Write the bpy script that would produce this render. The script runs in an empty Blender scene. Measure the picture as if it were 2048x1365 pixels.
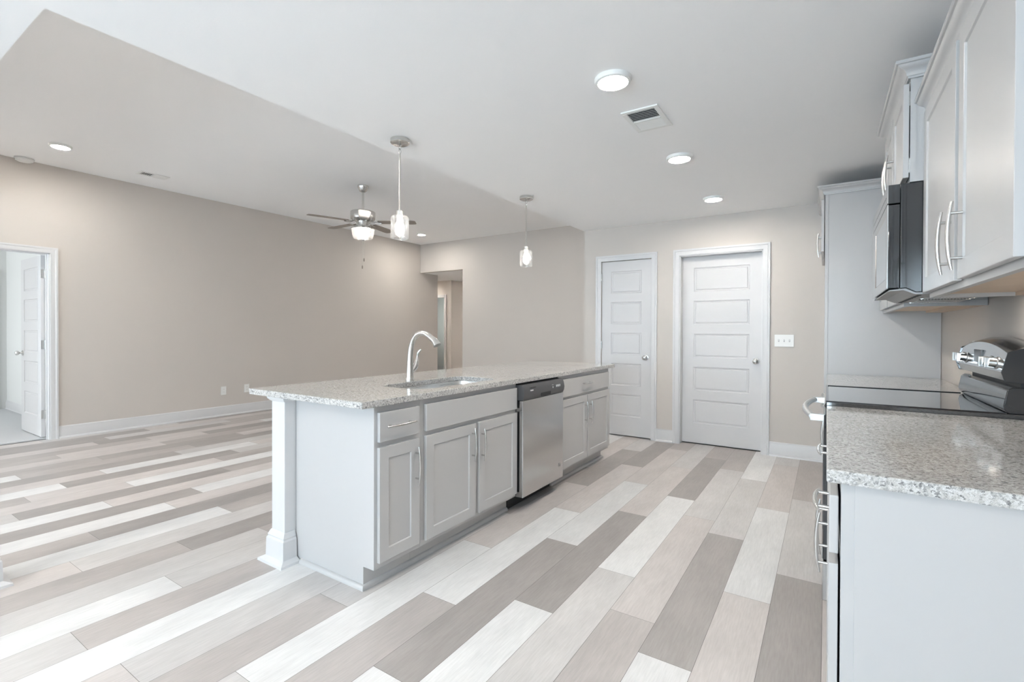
import bpy, bmesh, math, random
from mathutils import Vector, Matrix
random.seed(7)
C = bpy.context.scene.collection
sc = bpy.context.scene
PI = math.pi

# ------------------------------------------------------------------ camera, sky, daylight, exposure
def look():
    yaw, pitch, roll = 0.577317640, 0.00751630932, 0.00363043229
    c, s = math.cos(yaw), math.sin(yaw)
    M = Matrix(((c, s, 0), (0, 0, -1), (-s, c, 0)))
    c, s = math.cos(pitch), math.sin(pitch)
    P = Matrix(((1, 0, 0), (0, c, -s), (0, s, c)))
    c, s = math.cos(roll), math.sin(roll)
    Q = Matrix(((c, -s, 0), (s, c, 0), (0, 0, 1)))
    A = Q @ P @ M
    right, down, fwd = A[0], A[1], A[2]
    R = Matrix((right, -down, -fwd)).transposed()
    return R.to_4x4()
cam = bpy.data.cameras.new('camera')
co = bpy.data.objects.new('camera', cam)
C.objects.link(co)
co.matrix_world = Matrix.Translation((0, 0, 1.225)) @ look()
cam.sensor_width = 36
cam.lens = 966.143 / 2048 * 36
cam.shift_y = -13.35 / 2048
cam.clip_start = 0.02
sc.camera = co

W = bpy.data.worlds.new('sky'); sc.world = W; W.use_nodes = True
nt = W.node_tree; nt.nodes.clear()
sky = nt.nodes.new('ShaderNodeTexSky'); sky.sky_type = 'HOSEK_WILKIE'
sky.sun_direction = (0.3, -0.35, 0.88); sky.turbidity = 3.0; sky.ground_albedo = 0.5
bg = nt.nodes.new('ShaderNodeBackground'); bg.inputs[1].default_value = 0.6
wo = nt.nodes.new('ShaderNodeOutputWorld')
nt.links.new(sky.outputs[0], bg.inputs[0]); nt.links.new(bg.outputs[0], wo.inputs[0])

def area(name, loc, rot, sx, sy, power, col, spread=180):
    l = bpy.data.lights.new(name, 'AREA'); l.shape = 'RECTANGLE'; l.size = sx; l.size_y = sy
    l.energy = power; l.color = col; l.spread = math.radians(spread)
    o = bpy.data.objects.new(name, l); C.objects.link(o); o.location = loc; o.rotation_euler = rot
    return o
DAY = (0.72, 0.865, 1.0)
# daylight falling through the glazed openings of the rear wall and the bedroom window
area('daylight_patio', (-3.45, -2.85, 1.10), (PI/2+.10, 0, 0), 2.9, 2.0, 66, DAY)
area('daylight_window', (-0.75, -2.85, 1.50), (PI/2+.22, 0, 0), 1.7, 1.2, 145, DAY)
area('daylight_living', (-6.2, -2.85, 1.50), (PI/2, 0, 0), 1.3, 1.2, 110, DAY)
area('daylight_bedroom', (-9.2, -2.45, 1.45), (PI/2, 0, 0), 1.8, 1.3, 70, (0.92, 0.97, 1.0))
area('daylight_far_room', (-10.3, 10.3, 1.5), (0, -PI/2, 0), 1.2, 1.2, 9, (0.92, 1.0, 0.96))

vs = sc.view_settings
sc.display_settings.display_device = 'sRGB'
vs.view_transform = 'Standard'; vs.look = 'None'; vs.gamma = 1.0; vs.use_curve_mapping = False
vs.exposure = 0.38
cy = sc.cycles
cy.max_bounces = 10; cy.diffuse_bounces = 7; cy.glossy_bounces = 5; cy.transmission_bounces = 6
cy.transparent_max_bounces = 12; cy.caustics_reflective = False; cy.caustics_refractive = False
cy.sample_clamp_indirect = 30.0; cy.use_denoising = True

# ------------------------------------------------------------------ materials
def mat(name, col, rough=0.5, metal=0.0, spec=0.5, bump=0, bscale=200, var=0, vscale=3, coat=0):
    m = bpy.data.materials.new(name); m.use_nodes = True
    t = m.node_tree; b = t.nodes['Principled BSDF']
    b.inputs['Base Color'].default_value = (*col, 1)
    b.inputs['Roughness'].default_value = rough
    b.inputs['Metallic'].default_value = metal
    b.inputs['Specular IOR Level'].default_value = spec
    b.inputs['Coat Weight'].default_value = coat
    tc = t.nodes.new('ShaderNodeTexCoord')
    if var:
        n = t.nodes.new('ShaderNodeTexNoise'); n.inputs['Scale'].default_value = vscale
        n.inputs['Detail'].default_value = 3
        mx = t.nodes.new('ShaderNodeMix'); mx.data_type = 'RGBA'
        mx.inputs[6].default_value = (*[c*(1-var) for c in col], 1)
        mx.inputs[7].default_value = (*[min(1, c*(1+var)) for c in col], 1)
        t.links.new(tc.outputs['Object'], n.inputs['Vector'])
        t.links.new(n.outputs['Fac'], mx.inputs[0]); t.links.new(mx.outputs[2], b.inputs['Base Color'])
    if bump:
        n = t.nodes.new('ShaderNodeTexNoise'); n.inputs['Scale'].default_value = bscale
        n.inputs['Detail'].default_value = 2
        bp = t.nodes.new('ShaderNodeBump'); bp.inputs['Strength'].default_value = bump
        bp.inputs['Distance'].default_value = 0.002
        t.links.new(tc.outputs['Object'], n.inputs['Vector'])
        t.links.new(n.outputs['Fac'], bp.inputs['Height']); t.links.new(bp.outputs[0], b.inputs['Normal'])
    return m

WALL = mat('greige_wall_paint', (0.592, 0.552, 0.514), 0.75, bump=0.08, bscale=120, var=0.012, vscale=2)
BEDW = mat('pale_bedroom_paint', (0.72, 0.73, 0.72), 0.75, bump=0.06, bscale=120, var=0.01, vscale=2)
CEIL = mat('white_ceiling_paint', (0.93, 0.93, 0.93), 0.85, bump=0.15, bscale=90, var=0.01, vscale=2)
TRIM = mat('white_trim_paint', (0.65, 0.65, 0.655), 0.35, var=0.01, vscale=5)
DOORW = mat('white_door_paint', (0.63, 0.625, 0.63), 0.4, bump=0.05, bscale=300, var=0.008, vscale=5)
CAB = mat('light_grey_cabinet_paint', (0.505, 0.50, 0.497), 0.32, var=0.01, vscale=4)
CABIN = mat('maple_veneer', (0.66, 0.52, 0.40), 0.5, var=0.1, vscale=9)
STEEL = mat('brushed_nickel', (0.66, 0.65, 0.63), 0.24, 1.0)
CHROME = mat('polished_chrome', (0.80, 0.80, 0.80), 0.10, 1.0)
BLACK = mat('black_gloss_plastic', (0.018, 0.019, 0.022), 0.12, spec=0.7, var=0.05, coat=0.4)
BLACKM = mat('black_matt_plastic', (0.022, 0.022, 0.022), 0.55, var=0.05)
GLASSB = mat('black_ceramic_glass', (0.02, 0.02, 0.022), 0.05, spec=1.0, var=0.05, coat=1.0)
DGREY = mat('charcoal_plastic', (0.075, 0.075, 0.078), 0.35, var=0.05)
GREYP = mat('grey_painted_metal', (0.42, 0.42, 0.42), 0.45, var=0.03)
PLATE = mat('white_plastic', (0.82, 0.82, 0.80), 0.35, var=0.01)
CARPET = mat('pale_grey_carpet', (0.55, 0.56, 0.57), 0.95, bump=1.0, bscale=500, var=0.10, vscale=160)
BLADE = mat('grey_oak_blade', (0.24, 0.205, 0.175), 0.45, var=0.12, vscale=12)
INK = mat('pale_print', (0.70, 0.70, 0.70), 0.4, var=0.01)
DARKGAP = mat('dark_shadow_gap', (0.05, 0.048, 0.046), 0.8, var=0.05)

def brushed(name, col, rough, scale):
    m = mat(name, col, rough, 1.0); t = m.node_tree; b = t.nodes['Principled BSDF']
    tc = t.nodes.new('ShaderNodeTexCoord'); mp = t.nodes.new('ShaderNodeMapping'); mp.inputs['Scale'].default_value = scale
    n = t.nodes.new('ShaderNodeTexNoise'); n.inputs['Scale'].default_value = 1; n.inputs['Detail'].default_value = 2
    mr = t.nodes.new('ShaderNodeMapRange'); mr.inputs[3].default_value = rough*0.85; mr.inputs[4].default_value = rough*1.2
    t.links.new(tc.outputs['Object'], mp.inputs[0]); t.links.new(mp.outputs[0], n.inputs[0])
    t.links.new(n.outputs['Fac'], mr.inputs[0]); t.links.new(mr.outputs[0], b.inputs['Roughness'])
    return m
STAIN = brushed('brushed_stainless', (0.58, 0.575, 0.57), 0.17, (6, 6, 400))
STAINF = brushed('brushed_stainless_light', (0.68, 0.68, 0.67), 0.28, (6, 6, 400))

def granite():
    m = bpy.data.materials.new('speckled_granite'); m.use_nodes = True
    t = m.node_tree; b = t.nodes['Principled BSDF']; b.inputs['Roughness'].default_value = 0.09
    b.inputs['Specular IOR Level'].default_value = 0.5
    tc = t.nodes.new('ShaderNodeTexCoord')
    def vor(scale, stops, rnd=1.0):
        v = t.nodes.new('ShaderNodeTexVoronoi'); v.inputs['Scale'].default_value = scale; v.inputs['Randomness'].default_value = rnd
        nz = t.nodes.new('ShaderNodeTexNoise'); nz.inputs['Scale'].default_value = scale*0.9; nz.inputs['Detail'].default_value = 2
        ad = t.nodes.new('ShaderNodeVectorMath'); ad.operation = 'MULTIPLY_ADD'
        ad.inputs[1].default_value = (0.012, 0.012, 0.012)
        t.links.new(tc.outputs['Object'], nz.inputs['Vector']); t.links.new(nz.outputs['Color'], ad.inputs[0])
        t.links.new(tc.outputs['Object'], ad.inputs[2]); t.links.new(ad.outputs[0], v.inputs['Vector'])
        sp = t.nodes.new('ShaderNodeSeparateColor'); t.links.new(v.outputs['Color'], sp.inputs[0])
        r = t.nodes.new('ShaderNodeValToRGB'); r.color_ramp.interpolation = 'CONSTANT'
        e = r.color_ramp.elements
        e[0].position = 0; e[0].color = (*stops[0][1], 1); e[1].position = stops[1][0]; e[1].color = (*stops[1][1], 1)
        for p, c in stops[2:]:
            q = e.new(p); q.color = (*c, 1)
        t.links.new(sp.outputs[0], r.inputs[0]); return r
    a = vor(185, [(0, (.10, .10, .105)), (.10, (.30, .295, .29)), (.24, (.44, .425, .405)), (.45, (.57, .56, .54)), (.72, (.70, .695, .685))])
    c = vor(430, [(0, (.05, .05, .055)), (.14, (.33, .32, .31)), (.35, (.64, .63, .61)), (.6, (.50, .48, .455))])
    mx = t.nodes.new('ShaderNodeMix'); mx.data_type = 'RGBA'; mx.inputs[0].default_value = 0.42
    t.links.new(a.outputs[0], mx.inputs[6]); t.links.new(c.outputs[0], mx.inputs[7])
    t.links.new(mx.outputs[2], b.inputs['Base Color'])
    return m
GRAN = granite()

def floor_mat():
    m = bpy.data.materials.new('whitewashed_vinyl_planks'); m.use_nodes = True
    t = m.node_tree; b = t.nodes['Principled BSDF']; b.inputs['Roughness'].default_value = 0.42
    b.inputs['Specular IOR Level'].default_value = 0.4
    at = t.nodes.new('ShaderNodeAttribute'); at.attribute_name = 'plank'
    tc = t.nodes.new('ShaderNodeTexCoord')
    off = t.nodes.new('ShaderNodeVectorMath'); off.operation = 'MULTIPLY_ADD'; off.inputs[1].default_value = (0, 0, 40)
    cx = t.nodes.new('ShaderNodeCombineXYZ')
    t.links.new(at.outputs['Alpha'], cx.inputs[2])
    t.links.new(cx.outputs[0], off.inputs[0]); t.links.new(tc.outputs['Object'], off.inputs[2])
    mp = t.nodes.new('ShaderNodeMapping'); mp.inputs['Scale'].default_value = (1, 0.08, 1)
    t.links.new(off.outputs[0], mp.inputs[0])
    n1 = t.nodes.new('ShaderNodeTexNoise'); n1.inputs['Scale'].default_value = 160; n1.inputs['Detail'].default_value = 4
    mp2 = t.nodes.new('ShaderNodeMapping'); mp2.inputs['Scale'].default_value = (1, 0.35, 1)
    t.links.new(off.outputs[0], mp2.inputs[0])
    n2 = t.nodes.new('ShaderNodeTexNoise'); n2.inputs['Scale'].default_value = 9; n2.inputs['Detail'].default_value = 3
    t.links.new(mp.outputs[0], n1.inputs['Vector']); t.links.new(mp2.outputs[0], n2.inputs['Vector'])
    r1 = t.nodes.new('ShaderNodeMapRange'); r1.inputs[1].default_value = .3; r1.inputs[2].default_value = .7
    r1.inputs[3].default_value = 0.93; r1.inputs[4].default_value = 1.06
    r2 = t.nodes.new('ShaderNodeMapRange'); r2.inputs[1].default_value = .3; r2.inputs[2].default_value = .7
    r2.inputs[3].default_value = 0.93; r2.inputs[4].default_value = 1.06
    t.links.new(n1.outputs['Fac'], r1.inputs[0]); t.links.new(n2.outputs['Fac'], r2.inputs[0])
    mu = t.nodes.new('ShaderNodeMath'); mu.operation = 'MULTIPLY'
    t.links.new(r1.outputs[0], mu.inputs[0]); t.links.new(r2.outputs[0], mu.inputs[1])
    sc_ = t.nodes.new('ShaderNodeVectorMath'); sc_.operation = 'SCALE'
    t.links.new(at.outputs['Color'], sc_.inputs[0]); t.links.new(mu.outputs[0], sc_.inputs['Scale'])
    t.links.new(sc_.outputs[0], b.inputs['Base Color'])
    return m
FLOOR = floor_mat()

def emit(name, col, s):
    m = bpy.data.materials.new(name); m.use_nodes = True; t = m.node_tree; t.nodes.clear()
    e = t.nodes.new('ShaderNodeEmission'); e.inputs[0].default_value = (*col, 1); e.inputs[1].default_value = s
    n = t.nodes.new('ShaderNodeTexNoise'); n.inputs['Scale'].default_value = 2
    mr = t.nodes.new('ShaderNodeMapRange'); mr.inputs[3].default_value = s*0.98; mr.inputs[4].default_value = s*1.02
    t.links.new(n.outputs['Fac'], mr.inputs[0]); t.links.new(mr.outputs[0], e.inputs[1])
    o = t.nodes.new('ShaderNodeOutputMaterial'); t.links.new(e.outputs[0], o.inputs[0]); return m
WARM = (1.0, 0.90, 0.78)
LK, LL, LD, BE = 205, 265, 680, 24
LENS = emit('glowing_led_lens', (1.0, 0.945, 0.875), LK)
LENSL = emit('glowing_led_lens_living', (1.0, 0.945, 0.875), LL)
FILLD = emit('added_fill_lens_dining', (1.0, 0.945, 0.875), LD)  # lens of the unseen dining downlights, added as ambient fill
LAMP = emit('glowing_cooktop_lamp', (1.0, 0.90, 0.80), 26)
BULBF = emit('glowing_fan_bulb', (1.0, 0.945, 0.875), 60)
FILLH = emit('added_fill_lens_hall', (1.0, 0.945, 0.875), 430)  # lens of the unseen hall downlights, added to brighten the hall
BULB = emit('glowing_frosted_bulb', (1.0, 0.945, 0.875), BE)

def thin_glass(name, tint, seed=0.0, spec=1.0, body=0.0):
    m = bpy.data.materials.new(name); m.use_nodes = True; t = m.node_tree; t.nodes.clear()
    tr = t.nodes.new('ShaderNodeBsdfTransparent'); tr.inputs[0].default_value = (*tint, 1)
    gl = t.nodes.new('ShaderNodeBsdfGlossy'); gl.inputs['Roughness'].default_value = 0.04
    gl.inputs['Color'].default_value = (1, 1, 1, 1)
    lw = t.nodes.new('ShaderNodeLayerWeight'); lw.inputs[0].default_value = 0.35
    mr = t.nodes.new('ShaderNodeMapRange'); mr.inputs[3].default_value = 0.02; mr.inputs[4].default_value = 0.7*spec
    mx = t.nodes.new('ShaderNodeMixShader'); o = t.nodes.new('ShaderNodeOutputMaterial')
    t.links.new(lw.outputs['Fresnel'], mr.inputs[0]); t.links.new(mr.outputs[0], mx.inputs[0])
    t.links.new(tr.outputs[0], mx.inputs[1]); t.links.new(gl.outputs[0], mx.inputs[2])
    last = mx
    if body:
        df = t.nodes.new('ShaderNodeBsdfTranslucent'); df.inputs[0].default_value = (.95, .95, .95, 1)
        m2 = t.nodes.new('ShaderNodeMixShader'); m2.inputs[0].default_value = body
        t.links.new(mx.outputs[0], m2.inputs[1]); t.links.new(df.outputs[0], m2.inputs[2]); last = m2
    if seed:
        tc = t.nodes.new('ShaderNodeTexCoord'); v = t.nodes.new('ShaderNodeTexVoronoi'); v.inputs['Scale'].default_value = 75
        bp = t.nodes.new('ShaderNodeBump'); bp.inputs['Strength'].default_value = seed; bp.inputs['Distance'].default_value = 0.01
        sm = t.nodes.new('ShaderNodeMapRange'); sm.inputs[1].default_value = 0.10; sm.inputs[2].default_value = 0.26; sm.inputs[3].default_value = 1.0; sm.inputs[4].default_value = 0.0
        t.links.new(tc.outputs['Object'], v.inputs['Vector']); t.links.new(v.outputs['Distance'], sm.inputs[0]); t.links.new(sm.outputs[0], bp.inputs['Height'])
        t.links.new(bp.outputs[0], gl.inputs['Normal']); t.links.new(bp.outputs[0], lw.inputs['Normal'])
    t.links.new(last.outputs[0], o.inputs[0]); return m
SEEDED = thin_glass('seeded_clear_glass', (0.96, 0.96, 0.96), 0.8, 0.9, 0.016)
PANE = thin_glass('window_glass', (0.96, 0.98, 0.98))

# ------------------------------------------------------------------ mesh helpers
class MB:
    def __init__(s): s.bm = bmesh.new()
    def face(s, pts):
        vs_ = [s.bm.verts.new(p) for p in pts]
        return s.bm.faces.new(vs_)
    def box(s, x0, x1, y0, y1, z0, z1):
        if x1 < x0: x0, x1 = x1, x0
        if y1 < y0: y0, y1 = y1, y0
        v = [s.bm.verts.new((x, y, z)) for x in (x0, x1) for y in (y0, y1) for z in (z0, z1)]
        for f in ((0, 1, 3, 2), (4, 6, 7, 5), (0, 4, 5, 1), (2, 3, 7, 6), (0, 2, 6, 4), (1, 5, 7, 3)):
            s.bm.faces.new([v[i] for i in f])
        return s
    def prism(s, poly, axis, a, b):
        def P(p, w):
            if axis == 'y': return (p[0], w, p[1])
            if axis == 'x': return (w, p[0], p[1])
            return (p[0], p[1], w)
        A = [s.bm.verts.new(P(p, a)) for p in poly]; B = [s.bm.verts.new(P(p, b)) for p in poly]
        n = len(poly)
        s.bm.faces.new(A); s.bm.faces.new(B[::-1])
        for i in range(n):
            s.bm.faces.new((A[i], B[i], B[(i+1) % n], A[(i+1) % n]))
        return s
    def loft(s, rings, close=True, caps=(True, True)):
        R = [[s.bm.verts.new(p) for p in r] for r in rings]
        n = len(R[0])
        for a, b in zip(R, R[1:]):
            for i in range(n if close else n-1):
                s.bm.faces.new((a[i], a[(i+1) % n], b[(i+1) % n], b[i]))
        if caps[0]: s.bm.faces.new(R[0][::-1])
        if caps[1]: s.bm.faces.new(R[-1])
        return s
    def lathe(s, prof, c, d=(0, 0, 1), n=28, caps=(True, True)):
        d = Vector(d).normalized(); u = d.orthogonal().normalized(); w = d.cross(u); c = Vector(c)
        rings = []
        for r, h in prof:
            r = max(r, 1e-5)
            rings.append([c + d*h + (u*math.cos(2*PI*i/n) + w*math.sin(2*PI*i/n))*r for i in range(n)])
        return s.loft(rings, True, caps)
    def cyl(s, p0, p1, r0, r1=None, n=16):
        p0 = Vector(p0); p1 = Vector(p1); d = p1-p0
        return s.lathe([(r0, 0), (r0 if r1 is None else r1, d.length)], p0, d, n)
    def tube(s, pts, rad, n=12, flat=1.0, upv=None):
        pts = [Vector(p) for p in pts]; rings = []
        if not hasattr(rad, '__len__'): rad = [rad]*len(pts)
        prev = Vector(upv) if upv else None
        for i, p in enumerate(pts):
            t = (pts[min(i+1, len(pts)-1)] - pts[max(i-1, 0)]).normalized()
            u = (prev - t*prev.dot(t)) if prev else t.orthogonal()
            if u.length < 1e-6: u = t.orthogonal()
            u.normalize(); w = t.cross(u)
            if not upv: prev = u
            rings.append([p + (u*math.cos(2*PI*k/n)*flat + w*math.sin(2*PI*k/n))*rad[i] for k in range(n)])
        return s.loft(rings)
    def slab(s, M, u0, u1, v0, v1, th, pu, pv, steps):
        """door slab: front grid with recessed panels. M maps (u, v, depth) to a point; pu=(a,b); pv=[(c,d)..]"""
        us = [u0, pu[0], pu[1], u1]; vv = [v0]
        for c, d in pv: vv += [c, d]
        vv.append(v1)
        g = {}
        for i, u in enumerate(us):
            for j, v in enumerate(vv): g[i, j] = s.bm.verts.new(M(u, v, 0))
        for i in range(3):
            for j in range(len(vv)-1):
                if i == 1 and j % 2 == 1:
                    ring = [g[1, j], g[2, j], g[2, j+1], g[1, j+1]]
                    a, b, c, d = pu[0], pu[1], vv[j], vv[j+1]
                    for ins, dep in steps:
                        new = [s.bm.verts.new(M(*q)) for q in ((a+ins, c+ins, dep), (b-ins, c+ins, dep), (b-ins, d-ins, dep), (a+ins, d-ins, dep))]
                        for k in range(4): s.bm.faces.new((ring[k], ring[(k+1) % 4], new[(k+1) % 4], new[k]))
                        ring = new
                    s.bm.faces.new(ring)
                else:
                    s.bm.faces.new((g[i, j], g[i+1, j], g[i+1, j+1], g[i, j+1]))
        nv = len(vv)-1
        loop = [g[i, 0] for i in range(4)] + [g[3, j] for j in range(1, nv+1)] + [g[i, nv] for i in (2, 1, 0)] + [g[0, j] for j in range(nv-1, 0, -1)]
        bmap = {}
        coords = []
        for key in [(i, 0) for i in range(4)] + [(3, j) for j in range(1, nv+1)] + [(i, nv) for i in (2, 1, 0)] + [(0, j) for j in range(nv-1, 0, -1)]:
            coords.append(s.bm.verts.new(M(us[key[0]], vv[key[1]], th)))
        n = len(loop)
        for k in range(n): s.bm.faces.new((loop[k], coords[k], coords[(k+1) % n], loop[(k+1) % n]))
        s.bm.faces.new(coords[::-1])
        return s
    def sweep(s, path, prof, closed=False, caps=True):
        """sweep profile (outward, z) along XY path; outward is to the right of travel"""
        P = [Vector(p) for p in path]; n = len(P); rings = []
        for i in range(n):
            d0 = (P[i]-P[i-1]).normalized() if (i > 0 or closed) else None
            d1 = (P[(i+1) % n]-P[i]).normalized() if (i < n-1 or closed) else None
            if d0 is None: d0 = d1
            if d1 is None: d1 = d0
            n0 = Vector((d0.y, -d0.x)); n1 = Vector((d1.y, -d1.x))
            m = (n0+n1).normalized(); k = 1/max(0.2, m.dot(n0))
            rings.append([Vector((P[i].x+m.x*k*o, P[i].y+m.y*k*o, z)) for o, z in prof])
        if closed: 
            R = [[s.bm.verts.new(p) for p in r] for r in rings]; q = len(prof)
            for a in range(n):
                A, B = R[a], R[(a+1) % n]
                for i in range(q): s.bm.faces.new((A[i], A[(i+1) % q], B[(i+1) % q], B[i]))
            return s
        return s.loft(rings, True, (caps, caps))
    def build(s, name, m, parent=None, bevel=0, seg=2, smooth=0, merge=False):
        if merge: bmesh.ops.remove_doubles(s.bm, verts=s.bm.verts, dist=1e-5)
        bmesh.ops.recalc_face_normals(s.bm, faces=s.bm.faces)
        me = bpy.data.meshes.new(name)
        off = Vector((0, 0, 0))
        if parent is None:
            xs = [v.co for v in s.bm.verts]
            lo = Vector([min(v[i] for v in xs) for i in range(3)]); hi = Vector([max(v[i] for v in xs) for i in range(3)])
            off = Vector(((lo.x+hi.x)/2, (lo.y+hi.y)/2, lo.z))
            for v in s.bm.verts: v.co -= off
        s.bm.to_mesh(me); s.bm.free()
        me.materials.append(m)
        if smooth:
            me.shade_smooth(); me.set_sharp_from_angle(angle=math.radians(smooth))
        o = bpy.data.objects.new(name, me); C.objects.link(o)
        if parent is not None:
            o.parent = parent
            w = Vector((0, 0, 0)); q = parent
            while q: w += q.location; q = q.parent
            o.location = -w
        else: o.location = off
        if bevel:
            b = o.modifiers.new('edge', 'BEVEL'); b.width = bevel; b.segments = seg; b.limit_method = 'ANGLE'
            b.angle_limit = math.radians(40)
        return o

def tag(o, label, cat, group=None, kind=None):
    o['label'] = label; o['category'] = cat
    if group: o['group'] = group
    if kind: o['kind'] = kind
    return o
def thing(name, loc, label, cat, group=None, kind=None):
    o = bpy.data.objects.new(name, None); C.objects.link(o); o.location = loc
    o.empty_display_size = 0.1
    return tag(o, label, cat, group, kind)
def struct(name, mb, m, label, cat, **k):
    return tag(mb.build(name, m, **k), label, cat, kind='structure')

# ------------------------------------------------------------------ dimensions
XL, XR, YD, YB, YR = -7.19, 0.668, 5.40, 7.49, -2.60
ZK, ZL, XE, YE = 2.44, 3.03, -2.49, 0.571
BZ = [(0, 0.0), (0.030, 0.0), (0.028, 0.012), (0.015, 0.022), (0.015, 0.100), (0.010, 0.118), (0.010, 0.128), (0.004, 0.138), (0, 0.138)]

# ------------------------------------------------------------------ floor: one mesh, one face per plank
PW, PL, S0 = 0.1955, 1.306, -0.008
TONE = {'W': (.675, .668, .660), 'L': (.535, .515, .502), 'P': (.545, .505, .485), 'M': (.420, .388, .370), 'D': (.340, .314, .298)}
ROWS = {0: (2.772, 'DLMP'), 1: (2.445, 'PWPL'), 2: (1.803, 'WDLW'), 3: (2.014, 'MPLM'), 4: (2.336, 'LWDM'), 5: (1.845, 'WDPL'),
        6: (1.195, 'WDWPM'), 7: (1.661, 'MWPDL'), 8: (0.904, 'LWPDL'), 9: (1.388, 'MLMP'), 10: (2.0, 'LM'), 11: (1.75, 'WPM'),
        12: (0.656, 'LMP'), 13: (1.063, 'WLM'), 14: (1.644, 'LMD'), 15: (1.274, 'MDP'), 16: (0.854, 'PLM'), 17: (1.687, 'WMD'),
        18: (1.040, 'MDL'), 19: (1.516, 'WPM'), 20: (1.768, 'DWM'), 21: (1.286, 'WPD'), 22: (0.865, 'LDM'), 23: (1.544, 'PWL'),
        24: (1.0, 'MPM'), 25: (1.245, 'WDLM'), 26: (1.548, 'PWP'), 27: (2.20, 'DLP'), 28: (1.113, 'WMD'), 29: (1.7, 'MDP'),
        30: (2.3, 'PML'), 31: (1.5, 'MPD'), 32: (1.0, 'DMP'), 33: (1.9, 'PDM'), 34: (2.053, 'DLM'), 35: (1.2, 'MDP'), 36: (1.6, 'PLD')}
def build_floor():
    bm = bmesh.new(); lay = bm.loops.layers.float_color.new('plank')
    g = 0.0007
    def quad(x0, x1, y0, y1, z, col, a):
        f = bm.faces.new([bm.verts.new(p) for p in ((x0, y0, z), (x1, y0, z), (x1, y1, z), (x0, y1, z))])
        for l in f.loops: l[lay] = (*col, a)
    rnd = random.Random(3)
    for k in range(-4, 53):
        xr = S0 - PW*k; xl = xr - PW
        y0, y1 = (YR-0.1, 5.5) if xr > -2.4 else ((YR-0.1, 11.6) if xr > -7.2 else (7.4, 11.6))
        ph, tones = ROWS.get(k, (rnd.uniform(0, PL), ''.join(rnd.choice('WLPMD') for _ in range(3))))
        j0 = math.floor((y0-ph)/PL) - 1
        j = j0
        while ph + PL*j < y1:
            a, b = ph+PL*j, ph+PL*(j+1); idx = j+1
            a, b = max(a, y0), min(b, y1)
            if b > a:
                t = tones[idx] if 0 <= idx < len(tones) else rnd.choice('WLPPMMD')
                v = rnd.uniform(0.96, 1.04); col = [c*v for c in TONE[t]]
                quad(xl+g, xr-g, a+g, b-g, 0.0, col, rnd.random())
            j += 1
    quad(-10.6, 0.80, YR-0.1, 11.6, -0.002, (0.10, 0.095, 0.09), 0)
    me = bpy.data.meshes.new('floor'); bm.to_mesh(me); bm.free(); me.materials.append(FLOOR)
    o = bpy.data.objects.new('floor', me); C.objects.link(o)
    return tag(o, 'whitewashed grey wood-look plank floor running under the whole kitchen and living room', 'floor', kind='structure')
build_floor()
struct('floor_bedroom', MB().box(-11.6, -7.262, YR, 1.97, 0.001, 0.012), CARPET, 'pale grey carpet on the bedroom floor beyond the open left door', 'carpet')

# ------------------------------------------------------------------ ceilings
struct('ceiling', MB().prism([(XL-.1, YR), (XR+.1, YR), (XR+.1, 5.5), (XE, 5.5), (XE, YE), (XL-.1, YE)], 'z', ZK, 3.25), CEIL,
       'low white ceiling above the kitchen with downlights and a vent', 'ceiling')
struct('ceiling_living', MB().box(XL-.1, XE, YE, YB+.1, ZL, 3.25), CEIL, 'higher white ceiling above the living room with the fan', 'ceiling')
struct('ceiling_hall', MB().box(-10.6, -4.9, YB+.12, 11.6, ZK, 2.55), CEIL, 'white hallway ceiling seen through the opening in the back wall', 'ceiling')
struct('ceiling_bedroom', MB().box(-11.6, XL-.115, YR, 2.1, ZK, 2.55), CEIL, 'white bedroom ceiling beyond the open left door', 'ceiling')

# ------------------------------------------------------------------ walls
m = MB(); m.box(XL-.115, XL, YR, 0.875, 0, 3.25); m.box(XL-.115, XL, 1.690, 8.03, 0, 3.25); m.box(XL-.115, XL, 0.875, 1.690, 2.062, 3.25)
struct('wall_left', m, WALL, 'long plain greige wall at the left of the living room', 'wall')
m = MB(); m.box(-6.05, XE+.1, YB, YB+.115, 0, 3.25); m.box(XL, -6.05, YB, YB+.115, 2.44, 3.25)
struct('wall_back', m, WALL, 'greige back wall of the living room with the hallway opening', 'wall')
m = MB(); m.box(-2.47, -2.252, YD, YD+.12, 0, ZK); m.box(-1.648, -1.347, YD, YD+.12, 0, ZK); m.box(-0.533, XR+.1, YD, YD+.12, 0, ZK)
m.box(-2.252, -1.648, YD, YD+.12, 2.046, ZK); m.box(-1.347, -0.533, YD, YD+.12, 2.046, ZK)
m.box(-2.252, -1.648, YD+.10, YD+.12, 0, 2.046); m.box(-1.347, -0.533, YD+.14, YD+.16, 0, 2.046)
struct('wall_kitchen', m, WALL, 'greige kitchen end wall holding the two closed white doors', 'wall')
struct('wall_divider', MB().box(-2.47, -2.36, YD+.12, YB, 0, 3.25), WALL, 'short greige wall behind the kitchen end wall, facing the living room', 'wall')
struct('wall_right', MB().box(XR, XR+.115, YR, YD, 0, ZK), WALL, 'greige wall behind the range and the right cabinets', 'wall')
m = MB()
ops = [(-6.85, -5.55, 0.9, 2.1), (-4.9, -2.0, 0.0, 2.1), (-1.6, 0.1, 0.9, 2.1)]
x = XL-.1
for a, b, z0, z1 in ops:
    m.box(x, a, YR-.115, YR, 0, 3.25)
    if z0: m.box(a, b, YR-.115, YR, 0, z0)
    m.box(a, b, YR-.115, YR, z1, 3.25); x = b
m.box(x, XR+.115, YR-.115, YR, 0, 3.25)
struct('wall_rear', m, WALL, 'greige rear wall with windows behind the viewpoint', 'wall')
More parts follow.
